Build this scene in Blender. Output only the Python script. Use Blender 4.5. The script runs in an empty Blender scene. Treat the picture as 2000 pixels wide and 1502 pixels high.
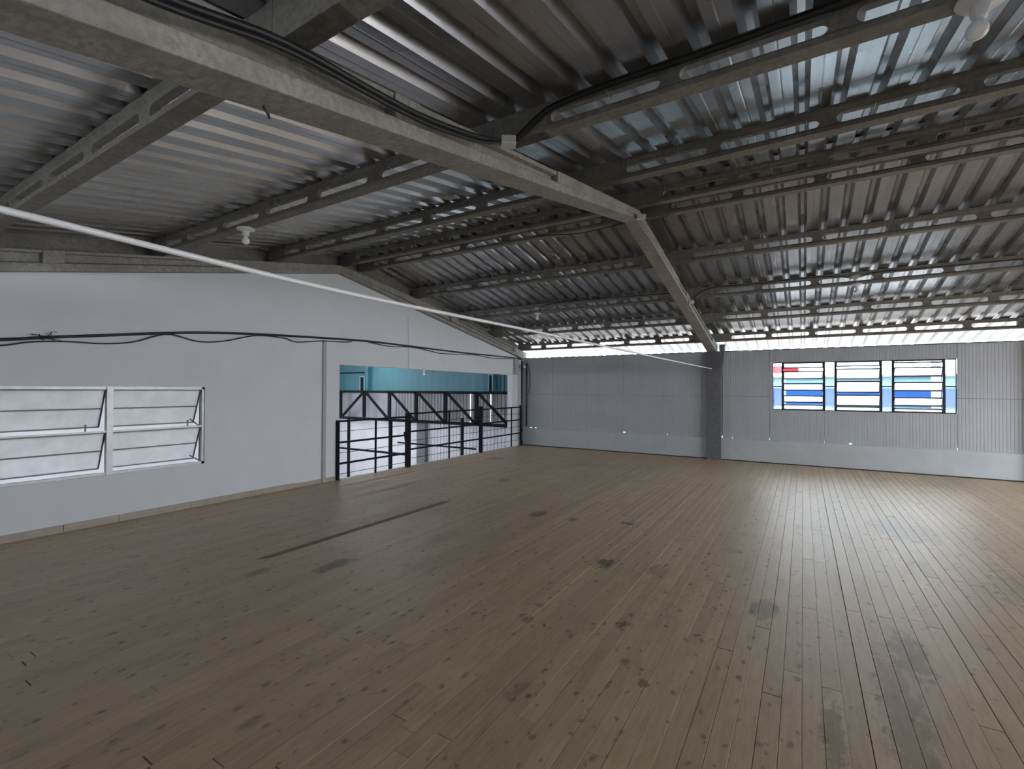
import bpy, math, random
from mathutils import Vector, Matrix
random.seed(7)
S = bpy.context.scene
COL = S.collection
PI = math.pi

# ------------------------------------------------------------------ camera
F, YAW, PIT, ROL = 927.4, 0.5501, 0.0105, 0.0041
cam_d = bpy.data.cameras.new('camera'); cam = bpy.data.objects.new('camera', cam_d); COL.objects.link(cam)
fw = Vector((-math.sin(YAW) * math.cos(PIT), math.cos(YAW) * math.cos(PIT), math.sin(PIT)))
r0 = Vector((math.cos(YAW), math.sin(YAW), 0)); u0 = r0.cross(fw)
rr = r0 * math.cos(ROL) + u0 * math.sin(ROL); uu = -r0 * math.sin(ROL) + u0 * math.cos(ROL)
M4 = Matrix.Identity(4)
for i in range(3):
    M4[i][0], M4[i][1], M4[i][2] = rr[i], uu[i], -fw[i]
M4[2][3] = 1.6
cam.matrix_world = M4
cam_d.lens = 36.0 * F / 2000; cam_d.sensor_width = 36; cam_d.clip_start = 0.05; cam_d.clip_end = 300
S.camera = cam

# ------------------------------------------------------------------ world, light, exposure
S.view_settings.view_transform = 'Standard'; S.view_settings.look = 'None'
S.view_settings.gamma = 1; S.view_settings.use_curve_mapping = False
S.view_settings.exposure = 1.62
SKY = 9.0
W = bpy.data.worlds.new('overcast_sky'); S.world = W; W.use_nodes = True
bg = W.node_tree.nodes['Background']
bg.inputs[0].default_value = (0.90, 0.95, 1.0, 1)
# overcast sky: zenith three times as bright as the horizon
wt = W.node_tree; tcx = wt.nodes.new('ShaderNodeTexCoord'); sp_ = wt.nodes.new('ShaderNodeSeparateXYZ'); mr = wt.nodes.new('ShaderNodeMapRange')
wt.links.new(tcx.outputs['Generated'], sp_.inputs[0]); wt.links.new(sp_.outputs[2], mr.inputs[0])
mr.inputs[1].default_value = 0; mr.inputs[2].default_value = 1; mr.inputs[3].default_value = SKY * .6; mr.inputs[4].default_value = SKY * 1.8
wt.links.new(mr.outputs[0], bg.inputs[1])
def portal(loc, d, sx, sy):
    l = bpy.data.lights.new('daylight_portal', 'AREA'); l.shape = 'RECTANGLE'; l.size = sx; l.size_y = sy
    l.cycles.is_portal = True
    o = bpy.data.objects.new('daylight_portal', l); COL.objects.link(o); o.location = loc
    z = -Vector(d).normalized(); x = Vector((0, 1, 0)) if abs(d[0]) > .5 else Vector((1, 0, 0)); y = z.cross(x)
    m = Matrix((x, y, z)).transposed(); o.rotation_euler = m.to_euler()
WALLS_X1 = 8.7
portal((0.94, 12.0, 1.7), (0, -1, 0), 3.1, 1.1)          # far window
portal((0.9, 12.05, 2.62), (0, -1, 0), 16, 0.25)         # far eave gap
portal((0.9, -0.5, 2.68), (0, 1, 0), 16, 0.16)             # near eave gap
portal((8.8, 7.3, 1.7), (-1, 0, 0), 7.2, 1.75)             # right gable windows
portal((-12.2, 4.2, 3.6), (0, 0, -1), .22, 12)             # annex roof slot, added to light the annex
portal((-16.0, 5.0, 1.9), (1, 0, 0), 9, .8)  # annex end wall slot, likewise added for light

# ------------------------------------------------------------------ node helpers
def mat(name):
    m = bpy.data.materials.new(name); m.use_nodes = True
    nt = m.node_tree; return m, nt, nt.nodes['Principled BSDF']
def N(nt, t, **k):
    n = nt.nodes.new(t)
    for a, b in k.items(): setattr(n, a, b)
    return n
def L(nt, a, b): nt.links.new(a, b)
def pos(nt): return N(nt, 'ShaderNodeNewGeometry').outputs['Position']
def noise(nt, vec, scale, detail=4, rough=.55, stretch=(1, 1, 1)):
    mp = N(nt, 'ShaderNodeMapping'); mp.inputs['Scale'].default_value = stretch; L(nt, vec, mp.inputs[0])
    n = N(nt, 'ShaderNodeTexNoise'); n.inputs['Scale'].default_value = scale; n.inputs['Detail'].default_value = detail
    n.inputs['Roughness'].default_value = rough; L(nt, mp.outputs[0], n.inputs['Vector']); return n.outputs['Fac']
def ramp(nt, fac, stops):
    r = N(nt, 'ShaderNodeValToRGB'); e = r.color_ramp.elements
    while len(e) < len(stops): e.new(0.5)
    for q, (p, c) in zip(e, stops):
        q.position = p; q.color = c if len(c) == 4 else (*c, 1)
    L(nt, fac, r.inputs[0]); return r.outputs[0]
def mixc(nt, fac, a, b, mode='MIX'):
    m = N(nt, 'ShaderNodeMix', data_type='RGBA', blend_type=mode)
    for s, v in ((0, fac), (6, a), (7, b)):
        if isinstance(v, (int, float)): m.inputs[s].default_value = v
        elif isinstance(v, tuple): m.inputs[s].default_value = v if len(v) == 4 else (*v, 1)
        else: L(nt, v, m.inputs[s])
    return m.outputs[2]
def mth(nt, op, a, b=None, c=None, clamp=False):
    m = N(nt, 'ShaderNodeMath', operation=op, use_clamp=clamp)
    for i, v in enumerate((a, b, c)):
        if v is None: continue
        if isinstance(v, (int, float)): m.inputs[i].default_value = v
        else: L(nt, v, m.inputs[i])
    return m.outputs[0]
def bump(nt, p, h, strength, dist=.01):
    b = N(nt, 'ShaderNodeBump'); b.inputs['Strength'].default_value = strength; b.inputs['Distance'].default_value = dist
    L(nt, h, b.inputs['Height']); L(nt, b.outputs[0], p.inputs['Normal'])
def simple(name, c1, c2=None, rough=.6, metal=0, scale=6, bmp=0.1, stretch=(1, 1, 1)):
    m, nt, p = mat(name); c2 = c2 or tuple(x * .8 for x in c1)
    f = noise(nt, pos(nt), scale, 5, .6, stretch)
    L(nt, ramp(nt, f, [(.3, c2), (.7, c1)]), p.inputs['Base Color'])
    p.inputs['Roughness'].default_value = rough; p.inputs['Metallic'].default_value = metal
    if bmp: bump(nt, p, noise(nt, pos(nt), scale * 8, 3), bmp, .004)
    return m

# concrete of the frames
def concrete(name, base, dark, pit=.5):
    m, nt, p = mat(name); P = pos(nt)
    a = noise(nt, P, 3.0, 8, .65); b = noise(nt, P, 28, 5, .7)
    c = ramp(nt, a, [(.28, dark), (.5, base), (.72, tuple(x * 1.18 for x in base))])
    c = mixc(nt, ramp(nt, b, [(.42, (0, 0, 0)), (.62, (1, 1, 1))]), c, tuple(x * .72 for x in base))
    v = N(nt, 'ShaderNodeTexVoronoi'); v.inputs['Scale'].default_value = 16; L(nt, P, v.inputs['Vector'])
    pits = ramp(nt, v.outputs['Distance'], [(.05, (1, 1, 1)), (.14, (0, 0, 0))])
    keep = ramp(nt, noise(nt, P, 5, 2), [(.52, (0, 0, 0)), (.58, (1, 1, 1))])
    pits = mth(nt, 'MULTIPLY', pits, keep)
    c = mixc(nt, mth(nt, 'MULTIPLY', pits, pit), c, tuple(x * .3 for x in base))
    L(nt, c, p.inputs['Base Color']); p.inputs['Roughness'].default_value = .82
    h = mth(nt, 'SUBTRACT', mth(nt, 'MULTIPLY', noise(nt, P, 45, 4), .35), pits)
    bump(nt, p, h, .5, .008)
    return m
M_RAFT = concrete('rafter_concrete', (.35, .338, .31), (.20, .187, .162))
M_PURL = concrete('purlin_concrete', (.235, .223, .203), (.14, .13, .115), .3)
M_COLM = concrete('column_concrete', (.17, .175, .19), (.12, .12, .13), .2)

# galvanised sheet
def galv(name, c, dull=1.0):
    m, nt, p = mat(name); P = pos(nt)
    a = noise(nt, P, 1.2, 3, .5, (2, .5, 1)); b = noise(nt, P, 8, 2, .5, (3, .4, 1))
    stain = ramp(nt, noise(nt, P, .55, 5, .6), [(.42, (0, 0, 0)), (.66, (1, 1, 1))])
    col = ramp(nt, a, [(.3, tuple(x * .72 for x in c)), (.7, c)])
    col = mixc(nt, mth(nt, 'MULTIPLY', ramp(nt, b, [(.45, (0, 0, 0)), (.7, (1, 1, 1))]), .2), col, tuple(x * .6 for x in c))
    col = mixc(nt, mth(nt, 'MULTIPLY', stain, .35), col, (.22, .195, .175))
    L(nt, col, p.inputs['Base Color']); p.inputs['Metallic'].default_value = .85
    r = ramp(nt, noise(nt, P, 1.5, 2, .5), [(.3, (.25,) * 3), (.7, (.32,) * 3)])
    L(nt, r, p.inputs['Roughness'])
    bump(nt, p, noise(nt, P, 2.6, 2, .5, (1.2, .5, 1)), .045, .02)
    return m
M_ROOF = galv('galvanised_sheet', (.47, .47, .485))
M_GALVW = galv('galvanised_wall_sheet', (.6, .6, .63))

M_WALL = simple('painted_plaster', (.72, .75, .785), (.68, .71, .745), .75, 0, 2, .06)
M_PANEL = simple('painted_wall_panel', (.46, .485, .53), (.41, .435, .475), .55, 0, 1.6, .05)
M_KNEE = simple('painted_masonry', (.52, .555, .59), (.46, .49, .52), .7, 0, 3, .15)
M_TILE = simple('beige_skirting_tile', (.42, .37, .31), (.34, .29, .24), .45, 0, 9, .05)
M_DARKW = simple('window_steel_dark', (.035, .04, .05), None, .4, .3, 12)
M_ALU = simple('window_aluminium', (.40, .40, .41), (.33, .33, .34), .42, .6, 10, 0)
M_RAIL = simple('railing_dark_paint', (.016, .016, .023), None, .5, 0, 14)
M_CABLE = simple('black_cable', (.012, .012, .014), None, .5, 0, 20, 0)
M_WHITE = simple('white_plastic', (.75, .76, .77), (.7, .71, .72), .35, 0, 20, 0)
M_ROD = simple('white_painted_steel', (.9, .9, .92), (.86, .86, .88), .3, 0, 20, 0)
M_BOX = simple('junction_box_plastic', (.62, .62, .60), (.5, .5, .46), .5, 0, 14, 0)
M_SUB = simple('dark_subfloor', (.06, .046, .034), None, .9, 0, 5)
M_WIRE = simple('galvanised_tie', (.5, .5, .5), None, .35, .9, 20, 0)
M_GREYW = simple('white_nylon_string', (.62, .63, .65), None, .6, 0, 20, 0)
M_COND = simple('painted_conduit', (.42, .43, .46), (.38, .39, .42), .6, 0, 5, 0)
M_TEAL = simple('teal_sheet', (.035, .16, .205), (.028, .14, .18), .5, .0, 2, 0)
M_LAV = simple('annex_white_sheet', (.70, .70, .74), (.64, .64, .68), .5, 0, 2, 0)
M_TRUSS = simple('truss_dark_paint', (.012, .014, .017), None, .6, 0, 10)
M_GRND = simple('pale_ground', (.11, .105, .10), (.09, .085, .08), .95, 0, .4)
M_ANNF = simple('annex_concrete_floor', (.45, .44, .43), (.38, .37, .36), .8, 0, .8)
M_CYAN = simple('pale_cyan_facade', (.075, .135, .16), None, .8, 0, .5, 0)
M_BLUE = simple('blue_facade', (.0025, .016, .06), None, .7, 0, .5, 0)
M_RED = simple('red_sign', (.07, .005, .007), None, .6, 0, .5, 0)
M_GREYF = simple('grey_facade', (.06, .063, .068), None, .8, 0, .5, 0)

for m_ in (M_TRUSS, M_RAIL, M_CYAN, M_BLUE, M_RED, M_GREYF, M_GRND): m_.node_tree.nodes['Principled BSDF'].inputs['Specular IOR Level'].default_value = .05
M_ANG = simple('annex_grey_sheet', (.36, .36, .39), (.32, .32, .35), .5, 0, 2, 0)
def frosted(name, col, transp, rough=.4):
    m, nt, p = mat(name); out = nt.nodes['Material Output']
    tl = N(nt, 'ShaderNodeBsdfTranslucent'); tr = N(nt, 'ShaderNodeBsdfTransparent'); gl = N(nt, 'ShaderNodeBsdfGlossy')
    f = noise(nt, pos(nt), 6, 5, .6)
    L(nt, ramp(nt, f, [(.3, tuple(x * .85 for x in col)), (.7, col)]), tl.inputs[0])
    tr.inputs[0].default_value = (.92, .97, 1, 1); gl.inputs[1].default_value = rough; gl.inputs[0].default_value = (.9, .9, .9, 1)
    a = N(nt, 'ShaderNodeMixShader'); a.inputs[0].default_value = transp; L(nt, tl.outputs[0], a.inputs[1]); L(nt, tr.outputs[0], a.inputs[2])
    b = N(nt, 'ShaderNodeMixShader'); b.inputs[0].default_value = .08; L(nt, a.outputs[0], b.inputs[1]); L(nt, gl.outputs[0], b.inputs[2])
    L(nt, b.outputs[0], out.inputs[0]); return m
M_FROST = frosted('frosted_glass', (.85, .85, .85), .02)
M_PALEG = frosted('pale_glass', (.85, .92, .95), .5)
M_CLEAR = frosted('clear_glass', (.85, .92, .95), .97, .1)

# floor boards: colour of the wood, knots, stains fixed in place
STAINS = [  # x, y, radius x, radius y, strength
 (-1.56, 4.21, .085, .15, .95), (-2.9, 5.39, .11, .17, .9), (-2.42, 5.41, .07, .09, .6), (-1.80, 5.60, .10, .06, .85),
 (-3.63, 2.86, .09, .22, .85), (-4.05, 2.38, .07, .12, .6), (-1.05, 3.18, .05, .05, .85), (-4.49, 7.08, .13, .15, .6),
 (-1.68, 3.14, .04, .04, .7), (-1.64, 2.89, .04, .06, .6), (-.25, 3.95, .10, .20, .6), (.12, 2.7, .055, .32, .55),
 (.55, 3.75, .10, .34, .65), (.42, 3.0, .10, .8, .4), (1.0, 7.05, .35, .5, .35), (-1.12, 4.3, .12, .14, .4),
 (-2.26, 1.3, .04, .07, .5), (1.6, 5.3, .3, .8, .35), (.9, 5.6, .12, .3, .3), (-2.9, 3.4, .2, .4, .22), (-4.3, 4.6, .4, .9, .15),
 (-.75, 2.6, .03, .04, .7), (-.9, 2.75, .03, .035, .6), (-1.3, 2.2, .05, .10, .4), (-3.3, 4.0, .15, .3, .3), (-.6, 5.2, .1, .1, .3),
 (-6.1, 9.2, .2, .25, .5), (-3.9, 9.5, .2, .15, .3), (.33, 2.05, .08, .3, .4), (.60, 2.35, .05, .3, .4)]
def floor_mat(name, attr):
    m, nt, p = mat(name); P = pos(nt)
    if attr: a = N(nt, 'ShaderNodeAttribute'); a.attribute_name = 'tone'; rnd = a.outputs['Fac']
    else: rnd = N(nt, 'ShaderNodeObjectInfo').outputs['Random']
    g = noise(nt, P, 5, 6, .6, (9, 1, 1)); g2 = noise(nt, P, 1.1, 6, .62)
    big = noise(nt, P, 3.4, 9, .78, (1.5, .7, 1))
    col = ramp(nt, g, [(.25, (.41, .295, .185)), (.5, (.52, .392, .255)), (.75, (.60, .465, .32))])
    tone = mth(nt, 'MULTIPLY_ADD', rnd, .20, .90)
    tc = N(nt, 'ShaderNodeCombineColor'); [L(nt, tone, tc.inputs[i]) for i in range(3)]
    col = mixc(nt, 1.0, col, tc.outputs[0], 'MULTIPLY')
    col = mixc(nt, ramp(nt, g2, [(.45, (0, 0, 0)), (.75, (.4,) * 3)]), col, (.60, .485, .355))      # dust
    col = mixc(nt, ramp(nt, big, [(.52, (0, 0, 0)), (.72, (.42,) * 3)]), col, (.21, .162, .115))     # grime
    # knots
    sx = N(nt, 'ShaderNodeMapping'); sx.inputs['Scale'].default_value = (1, .62, 1); L(nt, P, sx.inputs[0])
    nz = N(nt, 'ShaderNodeTexNoise'); nz.inputs['Scale'].default_value = 14; L(nt, P, nz.inputs['Vector'])
    wv = N(nt, 'ShaderNodeVectorMath', operation='MULTIPLY_ADD'); L(nt, nz.outputs['Color'], wv.inputs[0]); wv.inputs[1].default_value = (.05, .05, 0); L(nt, sx.outputs[0], wv.inputs[2])
    for sc, r1, r2, thr, amt, dk in ((4.2, .03, .085, .6, .75, (.13, .098, .074)), (8.0, .05, .15, .76, .65, (.15, .115, .088)), (17.0, .06, .2, .83, .6, (.16, .12, .09)), (2.1, .012, .045, .55, .55, (.13, .10, .075))):
        v = N(nt, 'ShaderNodeTexVoronoi', voronoi_dimensions='2D'); v.inputs['Scale'].default_value = sc; L(nt, wv.outputs[0], v.inputs['Vector'])
        k = ramp(nt, v.outputs['Distance'], [(r1, (1, 1, 1)), (r2, (0, 0, 0))])
        sp = N(nt, 'ShaderNodeSeparateColor'); L(nt, v.outputs['Color'], sp.inputs[0])
        on = mth(nt, 'GREATER_THAN', sp.outputs[0], thr)
        f = mth(nt, 'MULTIPLY', mth(nt, 'MULTIPLY', k, on), amt)
        col = mixc(nt, f, col, dk)
    # placed stains
    nd = N(nt, 'ShaderNodeTexNoise'); nd.inputs['Scale'].default_value = 13; nd.inputs['Detail'].default_value = 8; nd.inputs['Roughness'].default_value = .78
    ndm = N(nt, 'ShaderNodeMapping'); ndm.inputs['Scale'].default_value = (1.6, .7, 1); L(nt, P, ndm.inputs[0]); L(nt, ndm.outputs[0], nd.inputs['Vector'])
    tot = None
    sxyz = N(nt, 'ShaderNodeSeparateXYZ'); L(nt, P, sxyz.inputs[0])
    for (x, y, rx, ry, st) in STAINS:
        dx = mth(nt, 'MULTIPLY', mth(nt, 'SUBTRACT', sxyz.outputs[0], x), 1 / rx); dy = mth(nt, 'MULTIPLY', mth(nt, 'SUBTRACT', sxyz.outputs[1], y), 1 / ry)
        d = mth(nt, 'SQRT', mth(nt, 'ADD', mth(nt, 'MULTIPLY', dx, dx), mth(nt, 'MULTIPLY', dy, dy)))
        d = mth(nt, 'ADD', d, mth(nt, 'MULTIPLY', mth(nt, 'SUBTRACT', nd.outputs['Fac'], .5), 4.2))
        w = mth(nt, 'MULTIPLY', mth(nt, 'SUBTRACT', 1.1, d, clamp=False), 2.0, clamp=True)
        w = mth(nt, 'MULTIPLY', w, st * .8)
        tot = w if tot is None else mth(nt, 'MAXIMUM', tot, w)
    col = mixc(nt, tot, col, (.05, .038, .028))
    L(nt, col, p.inputs['Base Color'])
    L(nt, ramp(nt, g, [(.3, (.38,) * 3), (.7, (.54,) * 3)]), p.inputs['Roughness'])
    h = mth(nt, 'SUBTRACT', g, mth(nt, 'MULTIPLY', tot, .8)); bump(nt, p, h, .25, .004)
    return m
M_FLOOR = floor_mat('weathered_boards', False)
M_FLOORS = floor_mat('weathered_boards_far', True)

# ------------------------------------------------------------------ mesh helpers
class MB:
    def __init__(s): s.v = []; s.f = []
    def box(s, a, b):
        x0, y0, z0 = a; x1, y1, z1 = b; n = len(s.v)
        s.v += [(x0, y0, z0), (x1, y0, z0), (x1, y1, z0), (x0, y1, z0), (x0, y0, z1), (x1, y0, z1), (x1, y1, z1), (x0, y1, z1)]
        s.f += [tuple(n + i for i in q) for q in ((0, 3, 2, 1), (4, 5, 6, 7), (0, 1, 5, 4), (1, 2, 6, 5), (2, 3, 7, 6), (3, 0, 4, 7))]
        return s
    def prism(s, poly, axis, a, b):
        """poly in the two other axes (cyclic order for x: y,z / y: x,z / z: x,y)"""
        n = len(s.v); k = len(poly)
        def P(p, t): return {'x': (t, p[0], p[1]), 'y': (p[0], t, p[1]), 'z': (p[0], p[1], t)}[axis]
        s.v += [P(p, a) for p in poly] + [P(p, b) for p in poly]
        s.f += [tuple(n + i for i in range(k)), tuple(n + k + i for i in reversed(range(k)))]
        s.f += [(n + (i + 1) % k, n + i, n + k + i, n + k + (i + 1) % k) for i in range(k)]
        return s
    def bar(s, p, q, w, h=None, up=(0, 0, 1)):
        h = h or w; p = Vector(p); q = Vector(q); d = (q - p).normalized(); up = Vector(up)
        if abs(d.dot(up)) > .98: up = Vector((0, 1, 0))
        x = d.cross(up).normalized() * w / 2; y = x.cross(d).normalized() * h / 2; n = len(s.v)
        for c in (p, q): s.v += [tuple(c - x - y), tuple(c + x - y), tuple(c + x + y), tuple(c - x + y)]
        s.f += [tuple(n + i for i in t) for t in ((0, 3, 2, 1), (4, 5, 6, 7), (0, 1, 5, 4), (1, 2, 6, 5), (2, 3, 7, 6), (3, 0, 4, 7))]
        return s
    def tube(s, pts, r, seg=8):
        pts = [Vector(p) for p in pts]; n0 = len(s.v)
        for i, p in enumerate(pts):
            d = (pts[min(i + 1, len(pts) - 1)] - pts[max(i - 1, 0)]).normalized()
            u = Vector((0, 0, 1)) if abs(d.z) < .95 else Vector((0, 1, 0))
            a = d.cross(u).normalized(); b = a.cross(d)
            for k in range(seg):
                t = 2 * PI * k / seg; s.v.append(tuple(p + (a * math.cos(t) + b * math.sin(t)) * r))
        for i in range(len(pts) - 1):
            for k in range(seg):
                a0 = n0 + i * seg + k; a1 = n0 + i * seg + (k + 1) % seg; s.f.append((a0, a1, a1 + seg, a0 + seg))
        s.f.append(tuple(n0 + k for k in reversed(range(seg)))); e = n0 + (len(pts) - 1) * seg; s.f.append(tuple(e + k for k in range(seg)))
        return s
    def lathe(s, c, prof, seg=24):
        n0 = len(s.v)
        for r, z in prof:
            for k in range(seg):
                t = 2 * PI * k / seg; s.v.append((c[0] + r * math.cos(t), c[1] + r * math.sin(t), c[2] + z))
        for i in range(len(prof) - 1):
            for k in range(seg):
                a0 = n0 + i * seg + k; a1 = n0 + i * seg + (k + 1) % seg; s.f.append((a0, a1, a1 + seg, a0 + seg))
        return s
    def mesh(s, name, m, smooth=False):
        me = bpy.data.meshes.new(name); me.from_pydata([tuple(map(float, v)) for v in s.v], [], s.f); me.materials.append(m)
        if smooth:
            for p in me.polygons: p.use_smooth = True
        me.update(); return me
    def build(s, name, m, parent=None, smooth=False, origin=None, bevel=0):
        if origin is not None:
            ox, oy, oz = origin; s.v = [(x - ox, y - oy, z - oz) for x, y, z in s.v]
        import bmesh
        me = s.mesh(name, m, smooth)
        bm = bmesh.new(); bm.from_mesh(me); bmesh.ops.recalc_face_normals(bm, faces=bm.faces); bm.to_mesh(me); bm.free()
        o = bpy.data.objects.new(name, me); COL.objects.link(o)
        if origin is not None: o.location = origin
        if parent: o.parent = parent
        if bevel:
            b = o.modifiers.new('bevel', 'BEVEL'); b.width = bevel; b.segments = 2; b.limit_method = 'ANGLE'
        return o
def tag(o, label=None, cat=None, group=None, kind=None):
    if label: o['label'] = label
    if cat: o['category'] = cat
    if group: o['group'] = group
    if kind: o['kind'] = kind
    return o
def empty(name, loc=(0, 0, 0)):
    o = bpy.data.objects.new(name, None); COL.objects.link(o); o.location = loc; o.empty_display_size = .1; return o
def spline(pts, n=8):
    pts = [Vector(p) for p in pts]; out = []
    for i in range(len(pts) - 1):
        p0 = pts[max(i - 1, 0)]; p1 = pts[i]; p2 = pts[i + 1]; p3 = pts[min(i + 2, len(pts) - 1)]
        for k in range(n):
            t = k / n; out.append(.5 * ((2 * p1) + (p2 - p0) * t + (2 * p0 - 5 * p1 + 4 * p2 - p3) * t * t + (3 * p1 - p0 - 3 * p2 + p3) * t ** 3))
    out.append(pts[-1]); return out

# ------------------------------------------------------------------ building geometry functions
RY = 5.8                                   # ridge
YF, YN = 11.9, -0.35                       # far and near eave walls (inner faces)
XL = -6.98                                 # inner face of left gable wall
def zsheet(y): return 4.005 - (.185 * (y - RY) if y > RY else .181 * (RY - y))
def zpb(y): return zsheet(y) - .19         # purlin underside = rafter top
def zrb(y): return 3.70 - (.2 * (y - RY) if y > RY else .2035 * (RY - y))
def zrg(y): return 3.62 - .205 * (5.5 - y) if y < 5.5 else 3.62 - .178 * (y - 5.5)
FRAMES = [(-7.09, -6.88), (-1.91, -1.71), (3.46, 3.66), (8.5, 8.7)]

# ---- floor
fl = empty('floor'); tag(fl, kind='structure')
MB().box((XL, YN, -.07), (WALLS_X1, YF, -.032)).build('subfloor', M_SUB, fl)
PW = .0905
def plank_box(mb, x0, x1, y0, y1, z=0.0, t=.028, c=.001):
    n = len(mb.v)
    mb.v += [(x0, y0, z - t), (x1, y0, z - t), (x1, y1, z - t), (x0, y1, z - t), (x0, y0, z - c), (x1, y0, z - c), (x1, y1, z - c), (x0, y1, z - c),
             (x0 + c, y0 + c, z), (x1 - c, y0 + c, z), (x1 - c, y1 - c, z), (x0 + c, y1 - c, z)]
    mb.f += [tuple(n + i for i in q) for q in ((8, 9, 10, 11), (0, 1, 5, 4), (1, 2, 6, 5), (2, 3, 7, 6), (3, 0, 4, 7), (4, 5, 9, 8), (5, 6, 10, 9), (6, 7, 11, 10), (7, 4, 8, 11))]
planks = []
r = 0; x = XL + .004
ENDS = [.9, 2.05, 3.165, 4.3, 5.44, 6.55, 7.7, 8.8, 9.95]
while x < WALLS_X1 - .05:
    rng = random.Random(1000 + r)
    gap = rng.choice([.0008, .0012, .0016, .0024, .004]) * (1.0 if x > -2 else .8)
    y = YN; ends = []
    base = rng.uniform(-.5, .5) if rng.random() < .6 else 0
    cuts = sorted({round(e + base + rng.uniform(-.05, .05), 3) for e in ENDS if rng.random() < .48})
    cuts = [c for c in cuts if YN + .35 < c < YF - .35] + [YF - .006]
    for c in cuts:
        if not (-4.46 < x < -4.28 and 2.4 < (y + c) / 2 < 2.41): planks.append((x, x + PW - gap, y, c - rng.choice([.0015, .002, .004, .007]), rng.uniform(-.0006, .0006), rng.random()))
        y = c
    x += PW; r += 1
def score(p):
    cx = (p[0] + p[1]) / 2; best = 0
    for k in range(9):
        y = p[2] + (p[3] - p[2]) * (k + .5) / 9; d = Vector((cx, y, -1.6)); z = d.dot(fw)
        if z < .3: continue
        u = d.dot(rr) / z * F; v = d.dot(uu) / z * F
        if abs(u) < 1000 and abs(v) < 751: best += (p[3] - p[2]) / 9 * PW / z ** 3
    return best
planks.sort(key=score, reverse=True)
# the long dark open joint between two boards on the left
GX, GY0, GY1 = -4.33, 2.55, 5.4
cache = {}
for p in planks[:300]:
    w = round(p[1] - p[0], 4); ln = round(p[3] - p[2], 3)
    if (w, ln) not in cache:
        mb = MB(); plank_box(mb, 0, w, 0, ln); cache[(w, ln)] = mb.mesh('plank', M_FLOOR)
    o = bpy.data.objects.new('plank', cache[(w, ln)]); COL.objects.link(o); o.location = (p[0], p[2], p[4]); o.parent = fl
mb = MB(); tones = []
for p in planks[300:]:
    plank_box(mb, p[0], p[1], p[2], p[3], p[4]); tones += [p[5]] * 12
o = mb.build('far_planks', M_FLOORS, fl); tag(o, kind='stuff')
at = o.data.attributes.new('tone', 'FLOAT', 'POINT'); at.data.foreach_set('value', tones)
gs = MB(); gs.prism([(GX - .03, GY0), (GX + .045, GY0 + .1), (GX + .045, GY1 - .2), (GX + .0, GY1), (GX - .045, GY1 - .15), (GX - .045, GY0 + .3)], 'z', .0005, .003)
o = gs.build('floor_strip', simple('dark_floor_strip', (.20, .155, .12), (.28, .22, .165), .85, 0, 9), fl)

# ---- left gable wall with window hole and opening
wl = MB(); t0, t1 = XL - .15, XL
W1 = (1.26, 3.345, .575, 1.615)           # window 1: y0,y1,z0,z1
OP = (5.555, 11.385, 2.03)                # opening
def zt(y): return zrg(y) + .06
def wp(poly): wl.prism(poly, 'x', t0, t1)
wp([(YN - .15, -.3), (W1[0], -.3), (W1[0], zt(W1[0])), (YN - .15, zt(YN - .15))])
wp([(W1[0], -.3), (W1[1], -.3), (W1[1], W1[2]), (W1[0], W1[2])])
wp([(W1[0], W1[3]), (W1[1], W1[3]), (W1[1], zt(W1[1])), (W1[0], zt(W1[0]))])
wp([(W1[1], -.3), (OP[0], -.3), (OP[0], zt(OP[0])), (W1[1], zt(W1[1]))])
wp([(OP[0], OP[2]), (OP[1], OP[2] - .02), (OP[1], zt(OP[1])), (OP[0], zt(OP[0]))])
wp([(OP[0], -.3), (OP[1], -.3), (OP[1], -.02), (OP[0], -.02)])
wp([(OP[1], -.3), (YF + .15, -.3), (YF + .15, zt(YF + .15)), (OP[1], zt(OP[1]))])
gi = MB()
gi.prism([(YN - .15, zrg(YN) - .0), (5.5, zrg(5.5)), (YF + .15, zrg(YF + .15)), (YF + .15, zsheet(YF + .15) - .003), (RY, zsheet(RY) - .003), (YN - .15, zsheet(YN - .15) - .003)], 'x', XL - .14, XL - .08)
wall_left = tag(wl.build('wall_left', M_WALL), kind='structure')
gi.build('gable_light_closure', M_PURL, wall_left)  # added closure, keeps the gap between gable rafter and roof sheets dark
# skirting tiles
bl = empty('baseboard_left'); tag(bl, kind='structure')
yy = YN
for e in (.2, .82, 1.40, 1.90, 2.396, 3.175, 3.972, 4.701, 5.545):
    if e > yy: MB().box((XL, yy + .002, .0), (XL + .012, e - .002, .085 if e < 4.8 else .07)).build('skirting_tile', M_TILE, bl, bevel=.002)
    yy = e

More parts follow.
